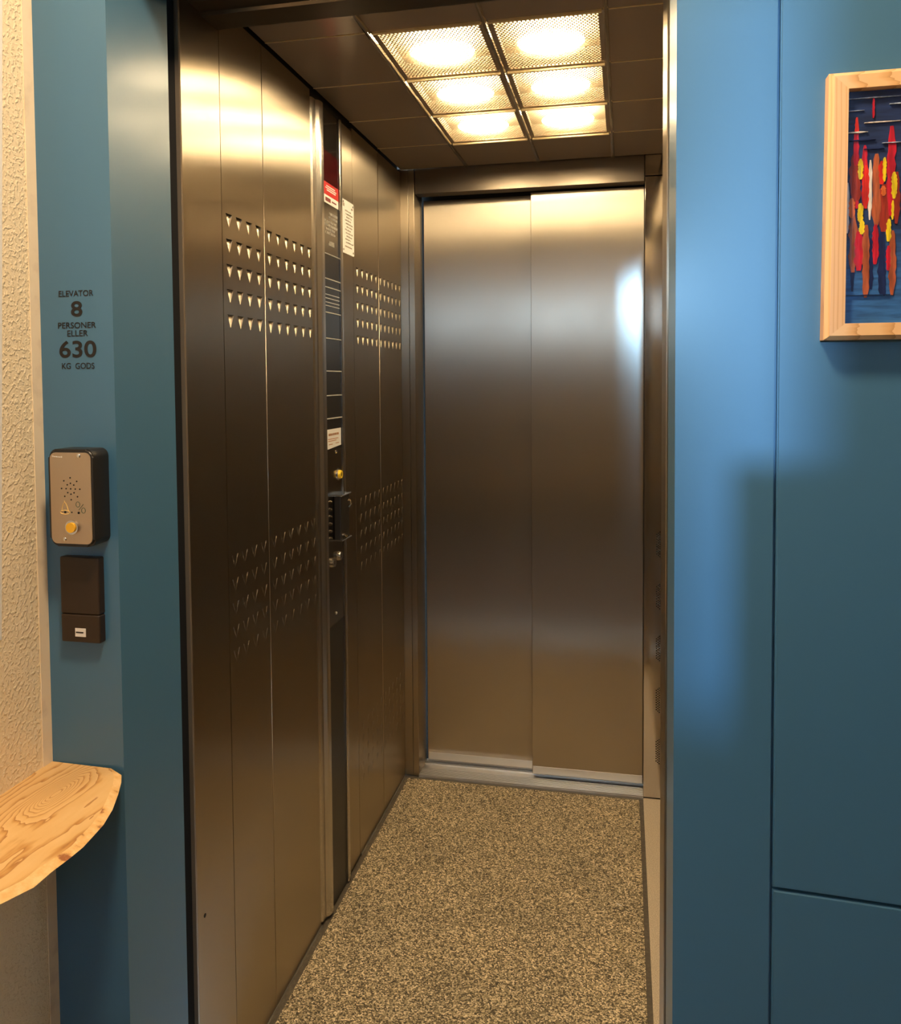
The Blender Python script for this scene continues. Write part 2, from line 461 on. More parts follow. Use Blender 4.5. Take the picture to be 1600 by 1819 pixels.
# ------------------------------------------------------------------ control column
cc = empty('control_column', (0, -.76, 0), 'full-height black and steel lift control column on the left wall', 'control panel')
def C(name, bm, m, smooth=False): return adopt(obj(name, bm, m, smooth=smooth), cc)
def Cs(par, name, bm, m):                       # sub-part
    o = obj(name, bm, m); o.data.transform(Matrix.Translation(-Vector(cc.location))); o.parent = par; return o
bm = bmesh.new()
prism(bm, [(-.012, -.864), (-.004, -.864), (.002, -.856), (.003, -.836), (.011, -.829), (.0125, -.822), (.0125, -.806), (.010, -.800), (-.012, -.800)], 'z', .012, 2.128)
C('steel_post', bm, STEEL_PLAIN)
bm = bmesh.new()
prism(bm, [(-.012, -.668), (.0075, -.668), (.009, -.664), (.009, -.652), (.007, -.645), (-.012, -.643)], 'z', .006, 2.128)
C('steel_post', bm, STEEL_PLAIN)
bm = bmesh.new(); box(bm, -.012, -.002, -.800, -.668, .006, 2.128); C('backing', bm, DARK)
YA, YB = -.799, -.6685
def plate(z0, z1, m, x=.004, name='face_plate', b=.0008, ya=YA, yb=YB):
    bm = bmesh.new(); bbox(bm, -.002, x, ya, yb, z0, z1, b=b); return C(name, bm, m)
plate(1.945, 2.126, BLACK, name='display_window')
dsp = plate(1.928, 2.02, REDD, x=.0045, name='floor_display')
CPL = mat('bronze_face_plate', (.16,.14,.115), .2, .9)
BTN = mat('black_button_gloss', (.022,.021,.021), .14, .3)
pm = plate(1.752, 1.943, CPL, name='instruction_plate')
# sticker (red over white)
bm = bmesh.new(); box(bm, .004, .0047, -.790, -.672, 1.884, 1.905, 0); st = C('warning_sticker', bm, WHITE)
bm = bmesh.new(); box(bm, .004, .0050, -.790, -.672, 1.905, 1.938, 0); Cs(st, 'red_field', bm, RED)
bm = bmesh.new()
for z, y0, y1 in ((1.929,-.768,-.700), (1.9235,-.775,-.690), (1.918,-.765,-.695)): box(bm, .005, .0053, y0, y1, z-.0014, z+.0014)
Cs(st, 'sticker_print', bm, WHITE)
bm = bmesh.new(); box(bm, .0047, .0051, -.775, -.735, 1.889, 1.899); box(bm, .0047, .0051, -.725, -.690, 1.892, 1.896)
Cs(st, 'sticker_print', bm, mat('dark_print', (.16,.02,.02), .5))
# engraved lines of lettering on the instruction plate: strokes that read as small text
def script(bm, ya, yb, z, h, x=.0042, seed=1, th=.0006):
    rnd = random.Random(seed); y = ya
    while y < yb:
        w = rnd.uniform(.004, .007)
        for k in range(2):
            if rnd.random() < .9: box(bm, x-.0003, x+.0004, y+k*w*.6, y+k*w*.6+.0012, z, z+h*rnd.uniform(.75, 1))
        box(bm, x-.0003, x+.0004, y, y+w*.75, z+(0 if rnd.random() < .5 else h*.8), z+(0 if rnd.random() < .5 else h*.8)+.0012)
        y += w+rnd.uniform(.0015, .003)
bm = bmesh.new()
for i, (z, a, b) in enumerate(((1.857,-.745,-.68),(1.846,-.75,-.68),(1.835,-.785,-.69),(1.825,-.785,-.685),(1.815,-.772,-.70),(1.805,-.775,-.70),(1.782,-.745,-.712),(1.776,-.75,-.712))):
    script(bm, a, b, z, .0065, seed=i)
Cs(pm, 'engraved_text', bm, WHITEL)
# column of wide black push-plates with pale bars painted as glints in their gaps
zb = [1.752, 1.687, 1.6645, 1.5986, 1.5311, 1.4449, 1.3804, 1.3196]
for i in range(len(zb)-1): plate(zb[i+1]+.0012, zb[i]-.0012, BTN, x=.0048, name='push_plate')
bm = bmesh.new(); box(bm, .0, .0044, YA, YB, 1.236, 1.319); C('lower_plate', bm, BLACK)
BARM = mat('glint_bar', (.85,.82,.76), .35, .6)
for z in zb[0:]:
    bm = bmesh.new(); bbox(bm, .003, .0062, YA+.001, YB-.001, z-.0014, z+.0014, b=.0005); C('gap_glint', bm, BARM)
for z in (1.6458, 1.6361, 1.6256, 1.6166):
    bm = bmesh.new(); bbox(bm, .004, .0056, -.788, -.676, z-.0012, z+.0010, b=.0003); C('short_gap_glint', bm, BARM)
# white label
bm = bmesh.new(); prism(bm, [(-.795, 1.238), (-.676, 1.2445), (-.676, 1.291), (-.795, 1.291)], 'x', .0044, .0052); lb = C('paper_label', bm, WHITE)
bm = bmesh.new(); rp_ = random.Random(3)
script(bm, -.775, -.70, 1.274, .006, x=.0054, seed=21)
for z, a, b in ((1.264, -.78, -.70), (1.259, -.78, -.715), (1.250, -.775, -.745), (1.251, -.72, -.695)): box(bm, .0052, .0055, a, b, z, z+.0018)
Cs(lb, 'label_print', bm, mat('orange_print', (.45,.16,.04), .6))
# lower steel plate with screws, key switches and emergency phone holder
LP = steel('column_lower_plate', (.22,.19,.155), rough=.2, aniso=.3)
bm = bmesh.new(); prism(bm, [(YA, .765), (YB, .765), (YB, 1.236), (YA, 1.236)], 'x', -.002, .005); C('lower_steel_plate', bm, LP)
def screw(y, z, r=.0045):
    bm = bmesh.new(); cyl(bm, (.0065, y, z), r, .003, 'x', 16, r2=r*.7); return C('screw', bm, CHROME)
screw(-.7175, 1.228); screw(-.734, .792)
bm = bmesh.new(); cyl(bm, (.009, -.700, 1.165), .0125, .010, 'x', 24, r2=.0105); ab = C('alarm_button', bm, YELB)
bm = bmesh.new()
for s in (-1, 1): box(bm, .0140, .0146, -.7015+s*.003-.001, -.7015+s*.003+.001, 1.160, 1.170)
box(bm, .0140, .0146, -.7055, -.6965, 1.1635, 1.1655); Cs(ab, 'bell_mark', bm, INK)
bm = bmesh.new(); cyl(bm, (.0065, -.700, 1.165), .016, .003, 'x', 24); C('button_bezel', bm, CHROME)
bm = bmesh.new(); bbox(bm, .005, .026, -.742, -.672, .992, 1.112, b=.004, seg=3); hb = C('key_box', bm, BLACKP)
bm = bmesh.new(); bbox(bm, .004, .030, -.745, -.669, 1.110, 1.114, b=.0012); Cs(hb, 'box_lid', bm, CHROME)
bm = bmesh.new(); tube(bm, [(.030, -.700, 1.097), (.035, -.694, 1.093), (.035, -.688, 1.084), (.030, -.692, 1.075)], .0028); Cs(hb, 'hook', bm, CHROME)
bm = bmesh.new(); tube(bm, [(.028, -.725, 1.004), (.031, -.716, .999), (.029, -.705, .998)], .0025); Cs(hb, 'hook', bm, CHROME)
bm = bmesh.new(); bbox(bm, .004, .030, -.745, -.669, .990, .993, b=.001); Cs(hb, 'box_base', bm, CHROME)
for k in range(6):
    bm = bmesh.new(); cyl(bm, (.0065, -.768, 1.098-.0195*k), .0045, .004, 'x', 16); cyl(bm, (.009, -.768, 1.098-.0195*k), .0028, .003, 'x', 12); C('floor_pin', bm, mat('pin', (.25,.22,.18), .2, 1) if k == 0 else bpy.data.materials['pin'])
for y, z in ((-.764, .936), (-.712, .944)):
    bm = bmesh.new(); cyl(bm, (.009, y, z), .0130, .010, 'x', 24, r2=.0115); ks = C('key_switch', bm, CHROME)
    bm = bmesh.new(); box(bm, .0138, .0146, y-.0012, y+.0012, z-.005, z+.005); Cs(ks, 'key_slot', bm, INK)
bm = bmesh.new(); bbox(bm, .004, .0055, -.793, -.790, .905, .918, b=.0003); C('latch_tab', bm, CHROME)
bm = bmesh.new(); box(bm, -.002, .003, YA, YB, .006, .764); C('lower_black_panel', bm, BLACKP)

# notice plate
nb = empty('notice_plate', (.0016, -.583, 1.776), 'white printed notice plate screwed to the left wall', 'sign')
bm = bmesh.new(); prism(bm, rrect(-.636, -.531, 1.776, 1.925, .007), 'x', .0003, .0024); adopt(obj('plate', bm, WHITE), nb)
NINK = mat('grey_print', (.30,.25,.2), .6)
bm = bmesh.new()
for i in range(11): script(bm, -.610+.006*(i % 3), -.560+.008*((i*5) % 3), 1.894-.0088*i, .0034, x=.0026, seed=40+i)
box(bm, .0024, .0028, -.628, -.615, 1.905, 1.914); box(bm, .0024, .0028, -.555, -.543, 1.905, 1.910)
box(bm, .0024, .0028, -.612, -.552, 1.7945, 1.798, 0)
adopt(obj('print', bm, NINK), nb)
for y, z in ((-.626, 1.785), (-.541, 1.785), (-.541, 1.916), (-.626, 1.917)):
    bm = bmesh.new(); cyl(bm, (.0028, y, z), .003, .0012, 'x', 12); adopt(obj('screw', bm, STEEL_PLAIN), nb)

# ------------------------------------------------------------------ cab ceiling: tiles, bars, luminaires
XB = [0.0015, .238, .484, .727, W-.002]
YB_ = [-.004, -.284, -.566, -.850, -1.142, -1.350]
place = {0: 'by the closed doors', 1: 'second row from the doors', 2: 'third row from the doors', 3: 'fourth row from the doors', 4: 'front row by the header'}
colname = {0: 'along the left wall', 1: 'left middle', 2: 'right middle', 3: 'along the right wall'}
for i in range(4):
    for k in range(5):
        x0, x1 = XB[i]+.003, XB[i+1]-.003; y1, y0 = YB_[k]-.0015, YB_[k+1]+.0015
        lit = i in (1, 2) and k in (1, 2, 3)
        if not lit:
            c = empty('ceiling_tile', ((x0+x1)/2, (y0+y1)/2, H), 'dark bronze ceiling tile, %s, %s' % (colname[i], place[k]), 'ceiling tile', 'dark ceiling tiles')
            bm = bmesh.new(); bbox(bm, x0, x1, y0, y1, H, H+.012, b=.0012); adopt(obj('tile_sheet', bm, BRONZE_TILE), c)
            continue
        nm = {1: 'far', 2: 'middle', 3: 'near'}[k]
        c = empty('ceiling_light', ((x0+x1)/2, (y0+y1)/2, H), 'glowing perforated ceiling light, %s row, %s of its pair' % (nm, 'left' if i == 1 else 'right'), 'ceiling light', 'six lights of the cab ceiling')
        # rim
        bm = bmesh.new(); e = .012
        for q in ((x0, x1, y0, y0+e), (x0, x1, y1-e, y1), (x0, x0+e, y0+e, y1-e), (x1-e, x1, y0+e, y1-e)): box(bm, *q, H, H+.004)
        adopt(obj('rim', bm, DARKSTEEL if False else BRONZE_TILE), c)
        me = bpy.data.meshes.new('perforated_sheet')
        me.from_pydata([(x0+e, y0+e, H+.002), (x1-e, y0+e, H+.002), (x1-e, y1-e, H+.002), (x0+e, y1-e, H+.002)], [], [(3, 2, 1, 0)])
        adopt(link('perforated_sheet', me, PERF), c)
        # white housing above
        bm = bmesh.new(); t0 = .003
        box(bm, x0, x1, y0, y1, H+.040, H+.043)
        for q in ((x0, x0+t0, y0, y1), (x1-t0, x1, y0, y1), (x0+t0, x1-t0, y0, y0+t0), (x0+t0, x1-t0, y1-t0, y1)): box(bm, *q, H+.004, H+.040)
        adopt(obj('housing', bm, REFL), c)
        bm = bmesh.new(); bmesh.ops.create_uvsphere(bm, u_segments=24, v_segments=12, radius=.074, matrix=Matrix.Translation(((x0+x1)/2, (y0+y1)/2+.018, H+.0100)) @ Matrix.Diagonal((1, 1, .07, 1)))
        adopt(obj('bulb', bm, LAMP, smooth=True), c)

def bar_profile(w, h):
    return [(-w, H+.008), (-w, H-h*.3), (-w*.6, H-h*.85), (0, H-h), (w*.6, H-h*.85), (w, H-h*.3), (w, H+.008)]
for x, nm in ((.238, 'left'), (.484, 'middle'), (.727, 'right')):
    bm = bmesh.new(); prism(bm, [(x+a, b) for a, b in bar_profile(.0055, .009)], 'y', -1.268, -.020)
    tag(recentre(obj('ceiling_bar', bm, CHROME)), 'long chrome ceiling bar running from front to back, %s of three' % nm, 'ceiling bar', 'long chrome bars')
BRASS = mat('pale_brass_bar', (.88,.70,.40), .3, .35)
for k, y in enumerate(YB_[1:5]):
    nm = ['nearest the doors', 'second from the doors', 'third from the doors', 'nearest the entrance'][k]
    for (xa, xb, sd) in ((.2455, .4765, 'left'), (.4915, .7195, 'right')):
        bm = bmesh.new(); bbox(bm, xa, xb, y-.003, y+.003, H-.006, H+.006, b=.0015)
        tag(recentre(obj('ceiling_cross_bar', bm, BRASS)), 'short brass-coloured cross bar on the %s half, %s' % (sd, nm), 'ceiling bar', 'short cross bars between lights')

for k, y in enumerate(YB_[1:5]):
    nm = ['nearest the doors', 'second from the doors', 'third from the doors', 'nearest the entrance'][k]
    for (xa, xb, sd) in ((.004, .232, 'beside the left wall'), (.733, W-.002, 'beside the right wall')):
        bm = bmesh.new(); bbox(bm, xa, xb, y-.0011, y+.0011, H-.0012, H+.006, b=.0004)
        tag(recentre(obj('ceiling_cross_bar', bm, BRASS)), 'hair-thin cross bar between dark tiles %s, %s' % (sd, nm), 'ceiling bar', 'thin cross bars between dark tiles')

# ------------------------------------------------------------------ landing wall, reveal and hall
def wallbox(name, c, m=BLUE): return S(name, c, m)
# blue face left of the entrance, with reveal side (x=0) and slot
wallbox('wall_front_left', (XL-.02, 0.0, YF, -1.542, -.02, HC))
bm = bmesh.new(); box(bm, XR, .9535, YF, -1.542, -.02, HC); box(bm, .9535, .9570, YF+.007, -1.542, -.02, HC)
tag(recentre(obj('wall_front_right', bm, BLUE)), kind='structure')
up = empty('blue_wall_panel', (1.5, YF, .74), 'large upper blue wall panel behind the framed painting', 'wall panel')
bm = bmesh.new(); prism(bm, [(.9573, .7425), (2.6, .683), (2.6, HC-.001), (.9573, HC-.001)], 'y', YF, YF+.020)
bmesh.ops.bevel(bm, geom=[e for e in bm.edges if all(v.co.y < YF+.001 for v in e.verts)], offset=.0022, segments=3, affect='EDGES')
adopt(obj('panel_sheet', bm, BLUE), up)
lo = empty('blue_wall_panel', (1.5, YF, 0), 'low blue wall panel below the slanting seam, bottom right', 'wall panel')
bm = bmesh.new(); prism(bm, [(.9573, -.01), (2.6, -.01), (2.6, .6795), (.9573, .7390)], 'y', YF, YF+.020)
bmesh.ops.bevel(bm, geom=[e for e in bm.edges if all(v.co.y < YF+.001 for v in e.verts)], offset=.0022, segments=3, affect='EDGES')
adopt(obj('panel_sheet', bm, BLUE), lo)
S('trim_seam_bead', (.9573, 2.6, YF+.004, YF+.006, .60, .70), ALU).hide_render = False
bpy.data.objects.remove(bpy.data.objects['trim_seam_bead'])
wallbox('wall_front_backing', (.9573, 3.2, YF+.021, -1.56, -.02, HC))
wallbox('wall_front_lintel', (0, XR, YF, -1.542, 2.125, HC))
# door slot
S('trim_slot_left', (-.12, -.10, -1.542, -1.508, -.02, 2.3), DARK)
S('trim_slot_right', (XR+.06, XR+.08, -1.542, -1.508, -.02, 2.3), DARK)
S('trim_slot_top', (-.12, XR+.08, -1.542, -1.508, 2.2, 2.3), DARK)
bm = bmesh.new(); bbox(bm, -.09, -.022, -1.536, -1.516, .0, 2.18, b=.002)
tag(recentre(obj('landing_door_leaf', bm, DARKSTEEL)), 'dark edge of the open landing door inside its slot', 'door')
# landing sill
bm = bmesh.new(); box(bm, 0, XR, -1.72, -1.542, -.03, 0); 
tag(recentre(obj('trim_landing_sill', bm, ALU)), kind='structure')

# hall shell
S('wall_hall_left', (XL-.04, XL, -3.3, -1.742, -.02, HC), PLASTER)
S('wall_hall_far_left', (-3.04, -3.0, -6.4, -3.26, -.02, HC), HALLP)
S('wall_hall_return', (-3.0, XL-.04, -3.3, -3.26, -.02, HC), HALLP)
S('trim_corner_band', (XL-.04, XL+.0012, -1.742, YF, -.02, HC), SMOOTHP)
S('floor_hall', (-3.04, 3.2, -6.4, YF, -.05, -.02), HALLF)
S('ceiling_hall', (-3.04, 3.2, -6.4, -1.50, HC, HC+.03), HALLC)
S('wall_hall_right', (3.2, 3.24, -6.4, -1.5, -.02, HC), HALLP)
WINS = [(-2.7, .745, 1.915, 2.36), (.80, 1.01, 1.40, 2.40)]  # wide first opening added to spread the daylight band across the doors
bm = bmesh.new(); prev = -3.04
for a0, a1, c0, c1 in WINS:
    box(bm, prev, a0, -6.44, -6.4, -.02, HC); box(bm, a0, a1, -6.44, -6.4, -.02, c0); box(bm, a0, a1, -6.44, -6.4, c1, HC); prev = a1
box(bm, prev, 3.24, -6.44, -6.4, -.02, HC)
tag(recentre(obj('wall_hall_back', bm, HALLP)), kind='structure')
for i, (a0, a1, c0, c1) in enumerate(WINS):
    bm = bmesh.new(); f_ = .015
    for q in ((a0, a1, c0, c0+f_), (a0, a1, c1-f_, c1), (a0, a0+f_, c0, c1), (a1-f_, a1, c0, c1)): box(bm, q[0], q[1], -6.43, -6.40, q[2], q[3])
    tag(recentre(obj('window_%d' % (i+1), bm, WHITE)), kind='structure')
wallbox('wall_added_sun_block', (-14, .843, -9.3, -9.0, -1, 6.0), mat('white_render', (.8,.8,.8), .8))  # unseen wall added to stop the sun and give the doors a bright reflection
# unseen low wall added to dim the sky in the lower window
wallbox('wall_added_sky_block', (-9, 10, -20.3, -20, -1.0, 2.55), mat('grey_render', (.14,.15,.17), .8))
# unseen box added behind the viewer to shade the right blue wall
cb = empty('shadow_blocker', (1.6, -3.95, -.02), 'dark box added unseen behind the viewer to cast a shadow', 'shadow_blocker')
CB = mat('dark_wood', (.06,.035,.02), .5)
adopt(B('body', (.905, 2.08, -4.1, -3.75, .05, 1.50), CB), cb)
adopt(B('plinth', (.935, 2.05, -4.07, -3.80, -.02, .05), CB), cb)
for x in (.915, 1.50): adopt(B('door', (x, x+.57, -3.75, -3.73, .07, 1.48), CB), cb)

# ceiling lamp of the hall
for i, (x, y) in enumerate(((.5, -2.3), (2.3, -3.6))):
    hl = empty('hall_ceiling_lamp', (x, y, HC), ['round warm ceiling lamp near the cream wall', 'round warm ceiling lamp deeper in the hall'][i], 'ceiling light')
    bm = bmesh.new(); cyl(bm, (x, y, HC-.02), .13, .04, 'z', 32); adopt(obj('lamp_body', bm, WHITE), hl)
    bm = bmesh.new(); cyl(bm, (x, y, HC-.044), .11, .008, 'z', 32); adopt(obj('lamp_disc', bm, [HALL_LAMP, HALL_LAMP2][i]), hl)

# ------------------------------------------------------------------ lettering decal
def text_mesh(s, x0, x1, z0, z1, y, bold=.02, rot=0):
    cu = bpy.data.curves.new('txt', 'FONT'); cu.body = s; cu.offset = bold; cu.extrude = 0; cu.resolution_u = 5
    o = bpy.data.objects.new('txt', cu); COL.objects.link(o)
    dg = bpy.context.evaluated_depsgraph_get(); dg.update()
    me = bpy.data.meshes.new_from_object(o.evaluated_get(dg))
    bpy.data.objects.remove(o); bpy.data.curves.remove(cu)
    xs = [v.co.x for v in me.vertices]; ys = [v.co.y for v in me.vertices]
    a, b, c, d = min(xs), max(xs), min(ys), max(ys)
    for v in me.vertices:
        v.co = Vector((x0+(v.co.x-a)/(b-a)*(x1-x0), y, z0+(v.co.y-c)/(d-c)*(z1-z0)))
    me.materials.clear()
    return me
lt = empty('lift_capacity_lettering', (-.062, YF, 1.438), 'black lettering on blue wall giving 8 persons or 630 kg', 'sign')
for s, x0, x1, z0, z1, b in (('ELEVATOR', -.0928, -.0322, 1.5518, 1.5612, .014), ('8', -.0722, -.0522, 1.5208, 1.5448, .02), ('PERSONER', -.0955, -.0290, 1.5028, 1.5122, .012),
                          ('ELLER', -.0795, -.0432, 1.4904, 1.4998, .012), ('630', -.0945, -.0295, 1.4575, 1.4840, .018), ('KG  GODS', -.0905, -.0335, 1.4400, 1.4495, .012)):
    me = text_mesh(s, x0, x1, z0, z1, YF-.0006, b)
    adopt(link('lettering_line', me, INK), lt)

# ------------------------------------------------------------------ intercom box
ib = empty('intercom_box', (-.05, YF, 1.17), 'black intercom box with steel plate and yellow alarm button', 'intercom')
BX0, BX1, BZ0, BZ1, BY = -.0895, -.0135, 1.1705, 1.3185, YF-.040
bm = bmesh.new(); prism(bm, rrect(BX0, BX1, BZ0, BZ1, .013, 8), 'y', YF, BY)
bmesh.ops.bevel(bm, geom=[e for e in bm.edges if all(v.co.y < BY+.0001 for v in e.verts)], offset=.003, segments=3, affect='EDGES')
adopt(obj('housing', bm, BLACKP), ib)
PLT = steel('intercom_steel', (.62,.48,.33), rough=.40, aniso=.3, wear=.08)
bm = bmesh.new(); PX0, PX1, PZ0, PZ1 = BX0+.0035, BX1-.003, BZ0+.0045, BZ1-.005
prism(bm, rrect(PX0, PX1, PZ0, PZ1, .010, 8), 'y', BY+.001, BY-.0012)
pl = adopt(obj('face_plate', bm, PLT), ib)
def pc(cx, cy): return (PX0+(cx-240)/700*(PX1-PX0), PZ1-(cy-210)/1460*(PZ1-PZ0))
YPL = BY-.0012
bm = bmesh.new()
for cx, cy in ((585,612),(475,662),(697,667),(588,700),(533,725),(644,727),(433,785),(512,787),(590,788),(669,790),(747,791),(538,850),(646,850),(593,873),(485,910),(704,912),(595,962),(600,1165)):
    x, z = pc(cx, cy); cyl(bm, (x, YPL, z), .0012, .0008, 'y', 10)
for cx, cy, r in ((487,1163,.0018),(719,1169,.0018)):
    x, z = pc(cx, cy); cyl(bm, (x, YPL-.0003, z), r, .0008, 'y', 12)
adopt(obj('speaker_holes', bm, HOLE), ib)
bm = bmesh.new()
bell = [(405,1163),(430,1130),(440,1080),(455,1030),(478,1000),(505,1030),(525,1080),(540,1130),(565,1163)]
tube(bm, [(pc(*p)[0], YPL-.0003, pc(*p)[1]) for p in bell], .00055, 6)
tube(bm, [(pc(485+80*math.cos(a), 1165+32*math.sin(a))[0], YPL-.0003, pc(485+80*math.cos(a), 1165+32*math.sin(a))[1]) for a in [2*PI*i/24 for i in range(24)]], .00055, 6, True)
tube(bm, [(pc(478, 1000)[0], YPL-.0003, pc(478, 1000)[1]), (pc(476, 978)[0], YPL-.0003, pc(476, 978)[1])], .0004, 6)
adopt(obj('bell_symbol', bm, BELL), ib)
bm = bmesh.new()
for cx, cy in ((707, 1035), (800, 1130)):
    tube(bm, [(pc(cx+33*math.cos(a), cy+42*math.sin(a))[0], YPL-.0003, pc(cx+33*math.cos(a), cy+42*math.sin(a))[1]) for a in [2*PI*i/20 for i in range(20)]], .00045, 6, True)
tube(bm, [(pc(720, 1125)[0], YPL-.0003, pc(720, 1125)[1]), (pc(800, 1030)[0], YPL-.0003, pc(800, 1030)[1])], .00045, 6)
adopt(obj('percent_like_symbol', bm, GREEN), ib)
x, z = pc(612, 1402)
bm = bmesh.new(); cyl(bm, (x, YPL-.002, z), .0108, .004, 'y', 32, r2=.0108); ring = adopt(obj('button_ring', bm, CHROME), ib)
bm = bmesh.new(); cyl(bm, (x-.0003, YPL-.0045, z), .0076, .004, 'y', 28); yb = obj('yellow_button', bm, YEL); adopt(yb, ib); yb.parent = ring
for cx, cy in ((737, 262), (463, 1597)):
    x, z = pc(cx, cy); bm = bmesh.new(); bmesh.ops.create_uvsphere(bm, u_segments=14, v_segments=8, radius=.0037, matrix=Matrix.Translation((x, YPL, z)) @ Matrix.Diagonal((1, .5, 1, 1)))
    adopt(obj('screw', bm, CHROME, smooth=True), ib)
me = text_mesh('Melonet', pc(285,0)[0], pc(470,0)[0], pc(0,288)[1], pc(0,262)[1], YPL-.0003, 0)
bpy.data.meshes.remove(me)
bm = bmesh.new()
for i in range(6): x, z = pc(285+30*i, 283+2*i); box(bm, x, x+.0020, YPL-.0003, YPL, z, z+.0016+(.0008 if i in (0, 5) else 0))
adopt(obj('maker_print', bm, WHITEL), ib)

# brown reader plate
br = empty('card_reader', (-.06, YF, 1.0), 'flat dark brown reader plate below the intercom box', 'card reader')
bm = bmesh.new(); bbox(bm, -.0945, -.0265, YF-.014, YF+.003, 1.0590, 1.1485, b=.0025, seg=3); adopt(obj('cover', bm, BROWNP), br)
bm = bmesh.new(); bbox(bm, -.0945, -.0265, YF-.014, YF+.003, 1.0145, 1.0585, b=.0025, seg=3); adopt(obj('lower_cover', bm, BROWNP), br)
bm = bmesh.new(); box(bm, -.0695, -.0510, YF-.0147, YF-.013, 1.0240, 1.0372); q = adopt(obj('white_tag', bm, WHITE), br)
bm = bmesh.new(); box(bm, -.0680, -.0550, YF-.0150, YF-.0147, 1.0296, 1.0318); o = obj('tag_print', bm, INK); adopt(o, br); o.parent = q

# white board at the far left edge
bm = bmesh.new(); prism(bm, [(-1.99, 1.043), (-1.8245, 1.043), (-1.783, 2.0), (-1.7745, 2.2), (-1.99, 2.2)], 'x', XL+.0003, XL+.0015)
tag(recentre(obj('white_board', bm, WHITE)), 'white sheet on the cream wall at the left picture edge', 'board')

# ------------------------------------------------------------------ live edge shelf
ZS = .8146
outline = [(XL, YF-.001), (-.02, YF-.0045), (.004, YF-.013), (.0165, YF-.033), (.034, YF-.068), (.0535, -1.8314), (.0640, -1.868), (.0688, -1.893), (.0722, -1.925), (.0726, -1.9518), (.070, -1.985), (.0681, -2.0148), (.0535, -2.0541), (.042, -2.10), (.030, -2.17), (.012, -2.26), (-.02, -2.34), (-.06, -2.40), (XL, -2.42)]
rim = outline[2:-1]
bm = bmesh.new()
def inset(p, d):
    c = Vector((-.03, -2.0)); v = Vector(p)-c; return tuple(c+v*(1-d/v.length))
rnd = random.Random(5)
topo = [outline[0], outline[1]] + [inset(p, .014+.004*rnd.random()) for p in rim] + [outline[-1]]
full = [outline[0], outline[1]] + rim + [outline[-1]]
low = [outline[0], outline[1]] + [inset(p, .055) for p in rim] + [outline[-1]]
vt = [bm.verts.new((x, y, ZS)) for x, y in topo]
vf = [bm.verts.new((x, y, ZS-.004-.002*rnd.random())) for x, y in full]
vl = [bm.verts.new((x, y, ZS-.032)) for x, y in low]
f = bm.faces.new(vt); f.material_index = 0
for i in range(len(vt)):
    k = (i+1) % len(vt)
    for a, b in ((vt, vf), (vf, vl)):
        pts = [a[i], a[k], b[k], b[i]]
        f = bm.faces.new(pts); f.material_index = 1 if 1 <= i < len(vt)-2 else 0
f = bm.faces.new(vl[::-1]); f.material_index = 0
o = obj('wall_shelf', bm, [SHELFW, BARK])
tag(o, 'live-edge pine shelf on the cream wall at lower left', 'shelf')

# ------------------------------------------------------------------ framed painting
pf = empty('framed_painting', (1.16, YF, 1.463), 'abstract painting of red and yellow strokes on blue, in a pine frame', 'painting')
FX0, FX1, FZ0, FZ1 = 1.0075, 1.325, 1.4645, 1.7925
fw = .0245; yF = YF-.026
def frame_side(a, b, c, d):                       # outer a-b, inner c-d corners (x,z)
    bm = bmesh.new()
    def v(p, y): return bm.verts.new((p[0], y, p[1]))
    def mixp(p, q, t): return (p[0]+(q[0]-p[0])*t, p[1]+(q[1]-p[1])*t)
    A = [v(a, YF), v(a, yF+.007), v(mixp(a, c, .24), yF), v(mixp(a, c, .96), yF+.0005), v(c, yF+.010), v(c, YF)]
    E = [v(b, YF), v(b, yF+.007), v(mixp(b, d, .24), yF), v(mixp(b, d, .96), yF+.0005), v(d, yF+.010), v(d, YF)]
    for i in range(6): bm.faces.new((A[i], A[(i+1) % 6], E[(i+1) % 6], E[i]))
    bm.faces.new(A); bm.faces.new(E[::-1]); return bm
PINEH = wood('pine_frame_rail', (.90,.56,.26), (.80,.44,.17), (.64,.32,.11), (1.2, 10, 14), 7)
o1, o2, o3, o4 = (FX0, FZ0), (FX1, FZ0), (FX1, FZ1), (FX0+.003, FZ1)
i1, i2, i3, i4 = (FX0+fw, FZ0+fw-.004), (FX1-fw, FZ0+fw-.004), (FX1-fw, FZ1-fw+.002), (FX0+fw+.001, FZ1-fw+.002)
for (a, b, c, d, mm, nm) in ((o1, o2, i1, i2, PINEH, 'frame_rail'), (o4, o3, i4, i3, PINEH, 'frame_rail'), (o1, o4, i1, i4, PINE, 'frame_stile'), (o2, o3, i2, i3, PINE, 'frame_stile')):
    adopt(obj(nm, frame_side(a, b, c, d), mm), pf)
CANV = mat('painted_canvas', (.03,.07,.22), .4)
tc = N(CANV, 'ShaderNodeTexCoord'); sp = N(CANV, 'ShaderNodeSeparateXYZ'); L(CANV, tc.outputs['Generated'], sp.inputs['Vector'])
rC = ramp(CANV, sp.outputs['Z'], [(0,(.03,.13,.33)),(.22,(.028,.11,.28)),(.42,(.012,.035,.10)),(.75,(.014,.03,.09)),(1,(.010,.022,.07))])
nC = noise(CANV, (8, 1, 60), 3, 4); rN = ramp(CANV, nC.outputs['Fac'], [(.35,(.7,.7,.75)),(.7,(1.5,1.5,1.6))])
mC = N(CANV, 'ShaderNodeMix', data_type='RGBA', blend_type='MULTIPLY'); mC.inputs['Factor'].default_value = 1
L(CANV, rC.outputs['Color'], mC.inputs['A']); L(CANV, rN.outputs['Color'], mC.inputs['B']); L(CANV, mC.outputs['Result'], bsdf(CANV).inputs['Base Color'])
bump(CANV, nC.outputs['Fac'], .3, .001)
yc = YF-.014
